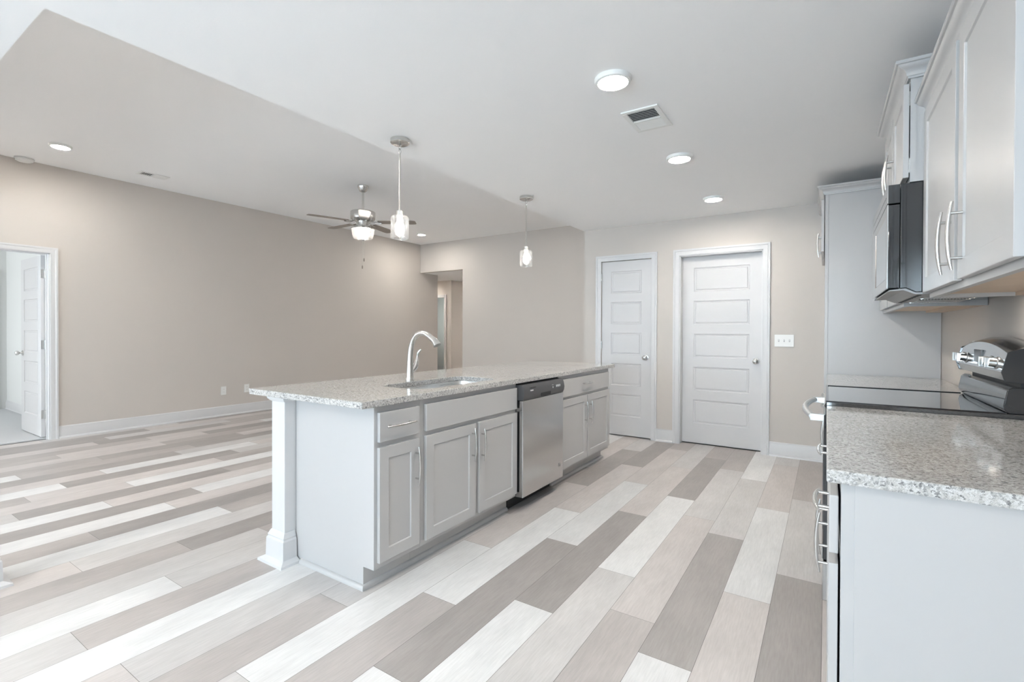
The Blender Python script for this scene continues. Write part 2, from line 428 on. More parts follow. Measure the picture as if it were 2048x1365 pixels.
for i, (a, b, z0, z1) in enumerate(ops):
    f = MB()
    for q in ((a, a+.05), (b-.05, b), ((a+b)/2-.025, (a+b)/2+.025)): f.box(q[0], q[1], YR-.09, YR-.03, z0, z1)
    f.box(a, b, YR-.09, YR-.03, z0, z0+.05); f.box(a, b, YR-.09, YR-.03, z1-.05, z1)
    w = struct('window_%d' % (i+1), f, TRIM, ['white framed rear window at the living room side', 'white framed sliding glass door in the rear wall', 'white framed rear window at the kitchen side'][i], 'window')
    MB().box(a+.03, b-.03, YR-.062, YR-.058, z0+.03, z1-.03).build('pane', PANE, w)
# hallway beyond the opening
m = MB(); m.box(-10.5, -8.60, 9.0, 9.115, 0, ZK); m.box(-7.835, -7.62, 9.0, 9.115, 0, ZK); m.box(-8.60, -7.835, 9.0, 9.115, 2.046, ZK); m.box(-7.735, -7.62, 9.115, 11.5, 0, ZK)
struct('wall_hall', m, WALL, 'greige hallway wall with a doorway, seen through the opening', 'wall')
struct('wall_far', MB().box(-10.5, -4.9, 11.3, 11.4, 0, ZK), BEDW, 'pale wall of the room at the end of the hallway', 'wall')
struct('wall_hall_side', MB().box(-6.05, -5.95, YB+.115, 11.3, 0, ZK), WALL, 'greige side wall of the hallway behind the living room', 'wall')
struct('wall_hall_end', MB().box(-10.6, -10.5, 7.9, 11.4, 0, ZK), WALL, 'greige end wall of the hallway on its left', 'wall')
struct('wall_hall_near', MB().box(-10.5, XL-.115, 7.92, 8.03, 0, ZK), WALL, 'greige wall at the near side of the hallway', 'wall')
# bedroom
struct('wall_bedroom', MB().box(-10.5, XL-.115, 1.97, 2.08, 0, ZK), BEDW, 'pale bedroom wall behind the open left door', 'wall')
struct('wall_bedroom_far', MB().box(-10.6, -10.5, YR, 1.97, 0, ZK), BEDW, 'pale far bedroom wall with a closed white door', 'wall')
m = MB(); m.box(-10.5, -10.1, YR-.1, YR, 0, ZK); m.box(-8.3, XL-.115, YR-.1, YR, 0, ZK); m.box(-10.1, -8.3, YR-.1, YR, 0, .8); m.box(-10.1, -8.3, YR-.1, YR, 2.1, ZK)
struct('wall_bedroom_rear', m, BEDW, 'pale bedroom wall with the window', 'wall')

# ------------------------------------------------------------------ baseboards
def bb(name, path, label): return struct(name, MB().sweep(path, BZ), TRIM, label, 'baseboard', smooth=30)
bb('baseboard_left', [(XL, 1.754), (XL, 8.03)][::1], 'white baseboard along the long left wall')
bb('baseboard_back', [(-6.05, YB), (XE, YB)], 'white baseboard along the living room back wall')
bb('baseboard_kitchen', [(-1.586, YD), (-1.409, YD)], 'short white baseboard between the two closed white doors')
bb('baseboard_corner', [(-0.469, YD), (0.0, YD)], 'white baseboard right of the second white door')
bb('baseboard_end', [(-2.47, YD), (-2.314, YD)], 'white baseboard left of the narrow white door')
bb('baseboard_bedroom', [(-10.5, 1.97), (XL-.2, 1.97)], 'white baseboard in the bedroom beyond the left door')
bb('baseboard_far', [(-10.4, 11.3), (-6.1, 11.3)], 'white baseboard at the end of the hallway')
bb('baseboard_hall', [(-7.770, 9.0), (-7.62, 9.0), (-7.62, 11.3)], 'white baseboard on the hallway corner')

# ------------------------------------------------------------------ door casings
def casing(name, M, a, b, top, label, w=0.064):
    """M(u, z, out): a..b clear opening, top its height"""
    mb = MB()
    prof = [(0, 0), (0, .011), (.010, .014), (.040, .014), (.048, .019), (w, .019), (w, 0)]
    rings = []
    for (u, z, su, sz) in ((a, 0, -1, 0), (a, top, -1, 1), (b, top, 1, 1), (b, 0, 1, 0)):
        rings.append([M(u+su*o, z+sz*o, d) for o, d in prof])
    mb.loft(rings)
    return struct(name, mb, TRIM, label, 'door trim', smooth=25)
def MK(u, z, d): return Vector((u, YD-d, z))
casing('trim_1', MK, -2.250, -1.650, 2.046, 'white casing around the narrow closed door')
casing('trim_2', MK, -1.345, -0.535, 2.046, 'white casing around the wider recessed closed door')
casing('trim_3', lambda u, z, d: Vector((XL+d, u, z)), 0.877, 1.688, 2.060, 'white casing around the open bedroom door at far left')
casing('trim_4', lambda u, z, d: Vector((u, 9.0-d, z)), -8.598, -7.837, 2.035, 'white casing around the hallway doorway')
casing('trim_5', lambda u, z, d: Vector((-10.5+d, u, z)), 1.07, 1.83, 2.046, 'white casing around the far bedroom door')
def jamb(name, boxes, label):
    mb = MB()
    for b in boxes: mb.box(*b)
    return struct(name, mb, TRIM, label, 'door jamb')
jamb('trim_6', [(-1.347, -1.333, YD, YD+.14, 0, 2.046), (-.547, -.533, YD, YD+.14, 0, 2.046), (-1.347, -.533, YD, YD+.14, 2.034, 2.048)], 'white jamb lining the recessed door opening')
jamb('trim_7', [(XL-.115, XL, 1.676, 1.690, 0, 2.062), (XL-.115, XL, .875, .889, 0, 2.062), (XL-.115, XL, .875, 1.69, 2.05, 2.064), (XL-.06, XL-.045, 1.664, 1.678, 0, 2.05)], 'white jamb lining the open bedroom doorway')
jamb('trim_8', [(-8.60, -8.586, 9.0, 9.115, 0, 2.046), (-7.849, -7.835, 9.0, 9.115, 0, 2.046), (-8.6, -7.835, 9.0, 9.115, 2.034, 2.048)], 'white jamb lining the hallway doorway')

# ------------------------------------------------------------------ panelled doors
def knob(parent, p, d):
    p = Vector(p)
    return MB().lathe([(.032, 0), (.032, .006), (.012, .010), (.011, .030), (.022, .036), (.028, .048), (.027, .060), (.016, .067), (.001, .069)], p, d, 24).build('door_knob', STEEL, parent, smooth=40)
def panel_door(name, M, a, b, z0, z1, label, th=.035, back=True):
    pv = []
    for k in range(5)[::-1]:
        t = z1-.118-.358*k; pv.append((t-.258, t))
    mb = MB().slab(M, a, b, z0, z1, th, (a+.115, b-.115), pv, [(.006, .007), (.020, .009), (.026, .003)])
    return struct(name, mb, DOORW, label, 'door', merge=True)
d1 = panel_door('door_1', lambda u, z, d: Vector((u, YD+.012+d, z)), -2.247, -1.653, .014, 2.040, 'narrow closed white five-panel door with silver knob, behind the island end')
knob(d1, (-1.715, YD+.012, .925), (0, -1, 0))
for z in (1.86, 1.06, .22): MB().cyl((-2.249, YD+.006, z-.045), (-2.249, YD+.006, z+.045), .007).build('hinge', STEEL, d1)
MB().box(-1.656, -1.651, YD+.0105, YD+.02, .90, .955).build('strike_plate', STEEL, d1)
d2 = panel_door('door_2', lambda u, z, d: Vector((u, YD+.088+d, z)), -1.331, -.549, .014, 2.032, 'wider closed white five-panel door set deep in its frame, beside the light switches')
knob(d2, (-.602, YD+.088, .922), (0, -1, 0))
d3 = panel_door('door_3', lambda u, z, d: Vector((u, 1.640+d, z)), -8.085, -7.313, .020, 2.045, 'open white panelled bedroom door with three hinges, at the left edge')
knob(d3, (-8.02, 1.640, .94), (0, -1, 0))
for z in (1.84, 1.05, .272):
    h = MB(); h.box(-7.313, -7.3105, 1.640, 1.674, z-.048, z+.048); h.cyl((-7.308, 1.676, z-.05), (-7.308, 1.676, z+.05), .006)
    h.build('hinge', STEEL, d3)
d4 = panel_door('door_4', lambda u, z, d: Vector((-10.492-d, u, z)), 1.073, 1.827, .02, 2.040, 'closed white door on the far bedroom wall, at the left edge')
for z in (1.8, 1.1, .3): MB().cyl((-10.485, 1.83, z-.045), (-10.485, 1.83, z+.045), .008).build('hinge', STEEL, d4)

# ------------------------------------------------------------------ cabinet hardware and fronts
def pull(parent, M, length=.195, cc=.128, proj=.032):
    """bow pull along local t; M(t, out) maps to world"""
    mb = MB(); pts = []; rad = []
    for i in range(15):
        t = -1+2*i/14; pts.append(M(t*length/2, proj*(0.70+0.30*(1-t*t)))); rad.append(.0060-.0026*abs(t)**3)
    mb.tube(pts, rad, 10)
    for s_ in (-1, 1):
        t = s_*cc/2; tt = t/(length/2)
        mb.tube([M(t, -.0005), M(t, proj*(0.70+0.30*(1-tt*tt)))], .0046, 10)
    return mb.build('handle', STEEL, parent, smooth=40)
def cab_door(parent, d, xf, y0, y1, z0, z1, hand=None, hz=None):
    """shaker front whose face looks along d (+1/-1) in X at xf"""
    M = lambda u, v, dep: Vector((xf-d*dep, u, v))
    w = .057
    o = MB().slab(M, y0, y1, z0, z1, .019, (y0+w, y1-w), [(z0+w, z1-w)], [(.003, .006), (.0035, .0064)]).build('door', CAB, parent, bevel=.0012, seg=1, merge=True)
    if hand is not None:
        pull(o, lambda t, q: Vector((xf+d*q, hand, hz+t)))
    return o
def cab_drawer(parent, d, xf, y0, y1, z0, z1, hy=None, hz=None, name='drawer'):
    o = MB().box(min(xf, xf-d*.019), max(xf, xf-d*.019), y0, y1, z0, z1).build(name, CAB, parent, bevel=.003)
    if hy is not None:
        pull(o, lambda t, q: Vector((xf+d*q, hy+t, hz)))
    return o
def base_carcass(parent, d, xface, xback, y0, y1, toe=.073, ztoe=.105, top=.872, ends=(False, False)):
    xt = xface - d*toe
    poly = [(xface, ztoe), (xface, top), (xback, top), (xback, 0.0), (xt, 0.0), (xt, ztoe)]
    return MB().prism(poly, 'y', y0, y1).build('carcass', CAB, parent, bevel=.001, seg=1)
SHOE = [(0, 0), (.019, 0), (.018, .008), (.013, .016), (.006, .020), (0, .021)]

# ------------------------------------------------------------------ island units
XF, XD, XBK = -1.755, -1.736, -2.362
t = thing('base_cabinet', (XF-.3, 1.677, 0), 'narrow grey island base cabinet with one drawer and one door, at the near island end', 'cabinet', 'grey base cabinets of the island')
base_carcass(t, 1, XF, XBK, 1.525, 1.829)
cab_drawer(t, 1, XD, 1.543, 1.804, .700, .840, 1.668, .772)
cab_door(t, 1, XD, 1.543, 1.804, .135, .676, 1.778, .541)
m = MB(); m.sweep([(-2.311, 1.525), (XF-.073, 1.525), (XF-.073, 1.829)], SHOE); m.build('shoe_moulding', CAB, t, smooth=40)

t = thing('base_cabinet', (XF-.3, 2.287, 0), 'grey island sink base cabinet with plain false front above two doors, left of the dishwasher', 'cabinet', 'grey base cabinets of the island')
poly = [(XF, .105), (XF, .872), (XF-.03, .872), (XF-.03, .66), (XBK, .66), (XBK, 0), (XF-.073, 0), (XF-.073, .105)]
MB().prism(poly, 'y', 1.829, 2.743).build('carcass', CAB, t, bevel=.001, seg=1)
cab_drawer(t, 1, XD, 1.856, 2.733, .700, .842, name='false_front')
cab_door(t, 1, XD, 1.856, 2.275, .130, .676, 2.242, .558)
cab_door(t, 1, XD, 2.314, 2.735, .130, .676, 2.335, .540)
MB().sweep([(XF-.073, 1.829), (XF-.073, 2.735)], SHOE).build('shoe_moulding', CAB, t, smooth=40)

t = thing('base_cabinet', (XF-.3, 3.87, 0), 'grey island base cabinet with one wide drawer above two doors, at the far island end', 'cabinet', 'grey base cabinets of the island')
base_carcass(t, 1, XF, XBK, 3.356, 4.390)
cab_drawer(t, 1, XD, 3.370, 4.368, .696, .838, 3.84, .778)
cab_door(t, 1, XD, 3.370, 3.864, .130, .676, 3.815, .525)
cab_door(t, 1, XD, 3.882, 4.380, .128, .672, 3.918, .520)
MB().sweep([(XF-.073, 3.356), (XF-.073, 4.390), (XBK, 4.390)], SHOE).build('shoe_moulding', CAB, t, smooth=40)
# island back panel on the living room side
tag(MB().box(-2.375, -2.364, 1.60, 4.39, 0, .872).build('island_back_panel', CAB), 'grey back panel of the island facing the living room', 'panel')

# dishwasher
t = thing('dishwasher', (-2.0, 3.045, 0), 'stainless dishwasher with dark control strip, built into the island between cabinets', 'dishwasher')
MB().box(-2.33, XF-.005, 2.750, 3.350, .095, .868).build('tub', BLACKM, t)
MB().box(XF-.004, -1.700, 2.748, 3.338, .100, .752).build('door', STAIN, t, bevel=.003)
cp = [(XF-.004, .754), (-1.703, .754), (-1.693, .775), (-1.690, .80), (-1.697, .835), (-1.706, .857), (XF-.004, .860)]
p = MB().prism(cp, 'y', 2.748, 3.340).build('control_panel', DGREY, t, bevel=.002, smooth=30)
MB().box(-1.694, -1.6895, 2.98, 3.12, .762, .786).build('handle_pocket', BLACKM, p, bevel=.002)
MB().box(-1.6935, -1.6905, 2.832, 2.870, .812, .820).build('printed_word', INK, p)
for i in range(4): MB().box(-1.6935, -1.6900, 3.205+i*.018, 3.214+i*.018, .806, .822).build('button_symbol', INK, p)
MB().box(-1.6935, -1.6900, 3.150, 3.158, .803, .815).build('button_symbol', INK, p)
MB().box(-1.6945, -1.6925, 3.142, 3.166, .825, .827).build('button_symbol', INK, p)
MB().box(-1.6935, -1.6915, 2.825, 2.905, .832, .837).build('vent_slot', BLACK, p)
bd = MB(); bd.lathe([(.0165, 0), (.0165, .002), (.001, .002)], (-1.7005, 3.275, .205), (1, 0, 0), 28); b = bd.build('badge', STAINF, t, smooth=30)
k = MB()
def arc(cy_, cz, r, a0, a1, rr=.0011, n=12): 
    k.tube([(-1.6984, cy_+r*math.cos(math.radians(a0+(a1-a0)*i/n)), cz+r*math.sin(math.radians(a0+(a1-a0)*i/n))) for i in range(n+1)], rr, 6)
arc(3.275, .205, .0140, 0, 360, .0010, 26); arc(3.2705, .205, .0052, 20, 330); arc(3.2795, .2085, .0034, -20, 250); arc(3.2795, .2015, .0038, -250, 60)
k.build('monogram', BLACK, b)
MB().box(-2.3, XF-.07, 2.748, 3.352, 0, .094).build('toe_kick', BLACKM, t)

# island post
def square_base(mb, cx, cy_, h, o0):
    prof = [(0, 0), (.036, 0), (.034, .012), (.020, .024), (.020, .118), (.012, .130), (.014, .142), (.004, .156), (0, .160)]
    pth = [(cx-h, cy_-h), (cx-h, cy_+h), (cx+h, cy_+h), (cx+h, cy_-h)][::-1]
    return mb.sweep(pth, prof, closed=True)
def post(name, x0, x1, y0, y1, top, label, cat):
    t = thing(name, ((x0+x1)/2, (y0+y1)/2, 0), label, cat)
    MB().box(x0, x1, y0, y1, 0, top).build('shaft', TRIM, t, bevel=.002)
    return t
t = post('island_post', -2.482, -2.366, 1.462, 1.578, .8725, 'square white post with stepped base holding up the near island corner', 'post')
prof = [(0, 0), (.052, 0), (.050, .012), (.022, .026), (.020, .120), (.013, .128), (.015, .136), (.004, .160), (0, .162)]
MB().sweep([(-2.378, 1.578), (-2.482, 1.578), (-2.482, 1.462), (-2.366, 1.462), (-2.366, 1.518)], prof).build('plinth', TRIM, t, smooth=30)
MB().sweep([(-2.378, 1.578), (-2.482, 1.578), (-2.482, 1.462), (-2.366, 1.462), (-2.366, 1.518)], [(0, .846), (.004, .848), (.016, .860), (.020, .8725), (0, .8725)]).build('cap_moulding', TRIM, t, smooth=30)
# column at the left edge of the view
t = post('square_column', -3.450, -3.291, .418, .577, ZK, 'square white column with stepped base under the ceiling beam, at the left edge', 'column')
cpath = [(-3.450, .577), (-3.450, .418), (-3.291, .418), (-3.291, .577)]
MB().sweep(cpath, prof, closed=True).build('plinth', TRIM, t, smooth=30)

# ------------------------------------------------------------------ countertops
def rrect(x0, x1, y0, y1, r, n=6):
    pts = []
    for cx, cy_, a in ((x1-r, y1-r, 0), (x0+r, y1-r, 90), (x0+r, y0+r, 180), (x1-r, y0+r, 270)):
        for i in range(n+1):
            q = math.radians(a+90*i/n); pts.append((cx+r*math.cos(q), cy_+r*math.sin(q)))
    return pts
HX0, HX1, HY0, HY1 = -2.175, -1.830, 1.915, 2.650
def island_top():
    x0, x1, y0, y1, z0, z1 = -2.645, -1.722, 1.427, 4.475, .873, .904
    H = rrect(HX0, HX1, HY0, HY1, .09, 6)      # starts at +x side, ccw
    mb = MB(); n = len(H)
    co_ = [(x1, y1), (x0, y1), (x0, y0), (x1, y0)]
    mid = [3, 10, 17, 24]                        # corner mid points of the hole
    T = {}
    def V(p, z):
        key = (round(p[0], 5), round(p[1], 5), z)
        if key not in T: T[key] = mb.bm.verts.new((p[0], p[1], z))
        return T[key]
    for z in (z1, z0):
        for q in range(4):
            a, b = mid[q], mid[(q+1) % 4]
            idx = [(a+i) % n for i in range(((b-a) % n)+1)]
            poly = [V(co_[q], z), V(co_[(q+1) % 4], z)] + [V(H[i], z) for i in idx[::-1]]
            mb.bm.faces.new(poly)
    for q in range(4):
        mb.bm.faces.new((V(co_[q], z0), V(co_[(q+1) % 4], z0), V(co_[(q+1) % 4], z1), V(co_[q], z1)))
    for i in range(n):
        mb.bm.faces.new((V(H[i], z0), V(H[(i+1) % n], z0), V(H[(i+1) % n], z1), V(H[i], z1)))
    o = mb.build('countertop', GRAN, bevel=.003)
    return tag(o, 'long speckled granite countertop of the island with the sink cut-out', 'countertop')
island_top()
def ctop(x0, x1, y0, y1, label):
    return tag(MB().box(x0, x1, y0, y1, .873, .904).build('countertop', GRAN, bevel=.004), label, 'countertop')
ctop(.002, XR-.002, 1.345, 2.507, 'speckled granite countertop at the right, in front of the range')
ctop(.002, XR-.002, 3.268, 4.416, 'short granite countertop beyond the range, against the tall grey panel')

# sink
def sink():
    mb = MB(); rings = []
    def ring(ins, z, r): return [(x, y, z) for x, y in rrect(HX0+ins, HX1-ins, HY0+ins, HY1-ins, r, 6)]
    rings = [ring(-.030, .8728, .11), ring(-.004, .8728, .09), ring(-.002, .860, .088), ring(.008, .72, .08), ring(.02, .690, .07), ring(.05, .682, .05)]
    mb.loft(rings, True, (False, True))
    t = thing('kitchen_sink', (-2.0, 2.28, .68), 'undermount stainless sink set in the island countertop', 'sink')
    mb.build('basin', STAINF, t, smooth=45)
    MB().lathe([(.045, 0), (.045, .003), (.030, .004), (.028, .001), (.001, .001)], (-2.0, 2.28, .6825), (0, 0, 1), 24).build('drain', STEEL, t, smooth=40)
sink()

# faucet
def smooth_path(pts, rad, n=5):
    P = [Vector(p) for p in pts]; out = []; ro = []
    for i in range(len(P)-1):
        p0, p1, p2, p3 = P[max(i-1, 0)], P[i], P[i+1], P[min(i+2, len(P)-1)]
        for k in range(n):
            t = k/n
            out.append(0.5*((2*p1)+(p2-p0)*t+(2*p0-5*p1+4*p2-p3)*t*t+(3*p1-p0-3*p2+p3)*t**3)); ro.append(rad[i]*(1-t)+rad[i+1]*t)
    out.append(P[-1]); ro.append(rad[-1]); return out, ro
def faucet():
    bx, by, z0 = -2.245, 2.245, .904
    t = thing('kitchen_faucet', (bx, by, z0), 'tall brushed nickel pull-down faucet standing behind the island sink', 'faucet')
    MB().lathe([(.027, 0), (.027, .012), (.0245, .016), (.0245, .020)], (bx, by, z0), (0, 0, 1), 28).build('base', STEEL, t, smooth=40)
    pts = [(0, .015), (.000, .06), (.001, .12), (.004, .17), (.012, .215), (.028, .255), (.053, .285), (.088, .302), (.125, .302), (.160, .288), (.188, .270)]
    rad = [.0245, .0225, .0195, .0180, .0170, .0165, .0165, .0165, .0165, .0170, .0175]
    MB().tube(*smooth_path([(bx+a, by, z0+h) for a, h in pts], rad), 20, upv=(0, 1, 0)).build('body', STEEL, t, smooth=50)
    MB().tube(*smooth_path([(bx+a, by, z0+h) for a, h in ((.186, .2715), (.206, .2590), (.223, .2430), (.233, .2280))], [.0178, .0195, .0230, .0262]), 20, upv=(0, 1, 0)).build('spray_head', STEEL, t, smooth=50)
    MB().tube([(bx+a, by, z0+h) for a, h in ((.13, .284), (.15, .279), (.168, .266))], [.003, .005, .003], 10).build('button', BLACKM, t, smooth=50)
    MB().tube([(bx+.006, by+.010, z0+.055), (bx+.008, by+.034, z0+.080), (bx+.010, by+.044, z0+.100)], [.015, .020, .0185], 14).build('valve', STEEL, t, smooth=50)
    MB().tube(*smooth_path([(bx+.010, by+.045, z0+.102), (bx+.012, by+.050, z0+.122), (bx+.014, by+.053, z0+.150), (bx+.018, by+.057, z0+.175), (bx+.034, by+.064, z0+.196)], [.0175, .0140, .0065, .0100, .0070], 4), 14).build('lever', STEEL, t, smooth=50)
faucet()

# ------------------------------------------------------------------ right run: base cabinets
FX, DX = .031, .0075
t = thing('base_cabinet', (.35, 1.93, 0), 'grey base cabinet with two drawers and doors under the nearest right countertop', 'cabinet', 'grey base cabinets of the right run')
base_carcass(t, -1, FX, XR-.004, 1.372, 2.505)
MB().box(.057, XR-.004, 1.366, 1.3725, .0, .872).build('end_panel', CAB, t, bevel=.001)
for a, b, hy in ((1.372, 1.915, 1.56), (1.955, 2.495, 2.225)):
    cab_drawer(t, -1, DX, a, b, .700, .838, hy, .770)
cab_door(t, -1, DX, 1.372, 1.915, .130, .676, 1.860, .540)
cab_door(t, -1, DX, 1.955, 2.495, .130, .676, 2.010, .540)
t = thing('base_cabinet', (.35, 3.84, 0), 'grey base cabinet beyond the range, mostly hidden behind it', 'cabinet', 'grey base cabinets of the right run')
base_carcass(t, -1, FX, XR-.004, 3.270, 4.416)
for a, b, hy in ((3.280, 3.825, 3.55), (3.860, 4.405, 4.13)):
    cab_drawer(t, -1, DX, a, b, .700, .838, hy, .770)
cab_door(t, -1, DX, 3.280, 3.825, .130, .676, 3.775, .540)
cab_door(t, -1, DX, 3.860, 4.405, .130, .676, 3.912, .540)

# ------------------------------------------------------------------ range
def kitchen_range():
    y0, y1 = 2.512, 3.263
    t = thing('electric_range', (.32, (y0+y1)/2, 0), 'freestanding black and stainless electric range between the right countertops', 'range')
    MB().box(.012, .64, y0+.002, y1-.002, .03, .895).build('body', BLACKM, t, bevel=.002)
    ck = MB().prism([(-.004, .893), (-.006, .905), (.002, .921), (.62, .921), (.62, .893)], 'y', y0, y1).build('cooktop', GLASSB, t, bevel=.003)
    rim = MB().sweep([(.565, y1-.012), (.010, y1-.012), (.010, y0+.012), (.565, y0+.012)], [(0, .9205), (.012, .9205), (.010, .9245), (.002, .9245)]); rim.build('rim', BLACK, ck, smooth=30)
    od = MB().box(-.008, .012, y0+.004, y1-.004, .225, .862).build('oven_door', BLACK, t, bevel=.004)
    MB().box(-.0105, -.0075, y0+.09, y1-.09, .33, .70).build('window', GLASSB, od)
    MB().box(-.012, -.0075, y0+.004, y1-.004, .728, .790).build('steel_band', STAIN, od, bevel=.001)
    MB().box(-.012, -.0075, y0+.004, y1-.004, .23, .28).build('steel_rail', STAIN, od, bevel=.001)
    pts = []
    for i in range(21):
        a = -1+2*i/20; pts.append((-.052-.036*(1-a*a), (y0+y1)/2+a*.325, .845))
    h = MB(); h.tube(pts, .0135, 12)
    for s_ in (-1, 1):
        h.box(-.060, -.006, (y0+y1)/2+s_*.325-.014, (y0+y1)/2+s_*.325+.014, .828, .858)
    h.build('handle', STAINF, od, bevel=.001, smooth=40)
    MB().box(-.010, .012, y0+.004, y1-.004, .045, .215).build('drawer', STAIN, t, bevel=.004)
    # back guard
    def ztop(y):
        q = (y-(y0+y1)/2)/((y1-y0)/2); return 1.150+.040*(1-q*q)
    R = [[(.64, y, .921), (.572, y, .921), (.560, y, .934), (.556, y, .95), (.566, y, 1.010), (.580, y, 1.020), (.64, y, 1.020)] for y in (y0+.004, y1-.004)]
    MB().loft(R).build('riser', BLACK, t, bevel=.003, smooth=30)
    MB().box(.605, .641, y0+.02, y1-.02, 1.015, 1.042).build('neck', BLACKM, t)
    N = 16; R = []
    for i in range(N+1):
        y = y0+.006+(y1-y0-.012)*i/N; zt = ztop(y)
        R.append([(.64, y, 1.040), (.600, y, 1.040), (.562, y, 1.044), (.5515, y, 1.076), (.568, y, zt-.006), (.574, y, zt), (.612, y, zt+.015), (.64, y, zt+.017)])
    cpn = MB().loft(R).build('control_panel', STAIN, t, smooth=25)
    for ya, yb in ((y0, y0+.006), (y1-.006, y1)):
        zt = ztop(ya)
        pl = [(.652, 1.036), (.600, 1.036), (.558, 1.041), (.5475, 1.076), (.565, zt), (.572, zt+.004), (.612, zt+.020), (.652, zt+.022)]
        MB().prism(pl, 'y', ya, yb).build('end_cap', BLACK, cpn, bevel=.001)
    dsp = MB().box(.5535, .5625, 2.835, 2.945, 1.095, 1.150); dsp.build('display', DGREY, cpn, bevel=.002)
    nx = Vector((-1, 0, .13)).normalized()
    for y in (2.605, 2.690, 3.085, 3.170):
        zc = 1.105; c = Vector((.5605, y, zc))
        kb = MB().lathe([(.025, 0), (.025, .006), (.0195, .009), (.0180, .030), (.001, .031)], c, nx, 20)
        kb.build('knob', STAINF, cpn, smooth=40)
        g = MB(); e = c+nx*.018
        g.box(e.x-.024, e.x+.006, y-.0085, y+.0085, e.z-.0205, e.z+.0205); g.build('knob_grip', STAINF, cpn, bevel=.002)
    MB().box(.64, .660, y0+.01, y1-.01, .05, 1.16).build('rear_panel', BLACKM, t, bevel=.002)
kitchen_range()

# ------------------------------------------------------------------ wall cabinets
CROWN = [(0, 0), (.009, 0), (.010, .007), (.014, .009), (.015, .014), (.017, .022), (.022, .030), (.029, .035), (.036, .038), (.041, .043), (.044, .049), (.050, .050), (.053, .053), (.053, .062), (0, .062)]
def crown(parent, path, z):
    return MB().sweep(path, [(o, z+h) for o, h in CROWN]).build('crown_moulding', CAB, parent, smooth=30)
def wall_cab(label, fx, y0, y1, z0, z1, doors, hands, hz, crown_path, crown_z, side=None):
    t = thing('wall_cabinet', ((fx+XR)/2, (y0+y1)/2, z0), label, 'cabinet', 'grey wall cabinets above the range wall')
    c = MB(); c.box(fx+.019, XR-.003, y0+.003, y1-.003, z0+.020, z1); c.build('carcass', CAB, t)
    c = MB(); w = .040
    c.box(fx, fx+.019, y0, y0+w, z0, z1); c.box(fx, fx+.019, y1-w, y1, z0, z1)
    c.box(fx, fx+.019, y0+w, y1-w, z0, z0+w); c.box(fx, fx+.019, y0+w, y1-w, z1-w, z1)
    c.build('face_frame', CAB, t)
    c = MB(); c.box(fx+.0195, XR-.004, y0+.0195, y1-.0195, z0+.014, z0+.0198); c.build('underside', CABIN, t)
    c = MB(); c.box(XR-.09, XR-.004, y0+.02, y1-.02, z0, z0+.0138); c.build('hanging_rail', CABIN, t)
    for ya, yb in ((y0+.001, y0+.019), (y1-.019, y1-.001)):
        MB().box(fx+.019, XR-.004, ya, yb, z0, z0+.0199).build('end_edge', CAB, t)
    for (a, b), h in zip(doors, hands):
        cab_door(t, -1, fx-.0225, a, b, z0+.020, z1-.020, h, hz)
    if crown_path: crown(t, crown_path, crown_z)
    return t
wall_cab('large grey wall cabinet with two doors at the top right, nearest the viewer', .341, 1.345, 2.508, 1.360, 2.120,
         [(1.389, 1.895), (1.942, 2.505)], [1.835, 1.985], 1.500,
         [(XR-.004, 2.508), (.341, 2.508), (.341, 1.345), (XR-.004, 1.345)], 2.092)
t = wall_cab('shorter raised grey wall cabinet directly above the microwave', .277, 2.513, 3.265, 1.832, 2.250,
         [(2.516, 2.880), (2.898, 3.262)], [2.840, 2.938], 1.950,
         [(XR-.004, 3.265), (.277, 3.265), (.277, 2.513), (XR-.004, 2.513)], 2.246)
for z in (1.90, 2.17): MB().box(.266, .284, 2.518, 2.534, z-.03, z+.03).build('hinge', STEEL, t, bevel=.002)
wall_cab('grey wall cabinet beyond the microwave, seen below it against the tall panel', .341, 3.272, 4.416, 1.360, 2.120,
         [(3.30, 3.830), (3.860, 4.385)], [3.80, 3.89], 1.640, None, 0)

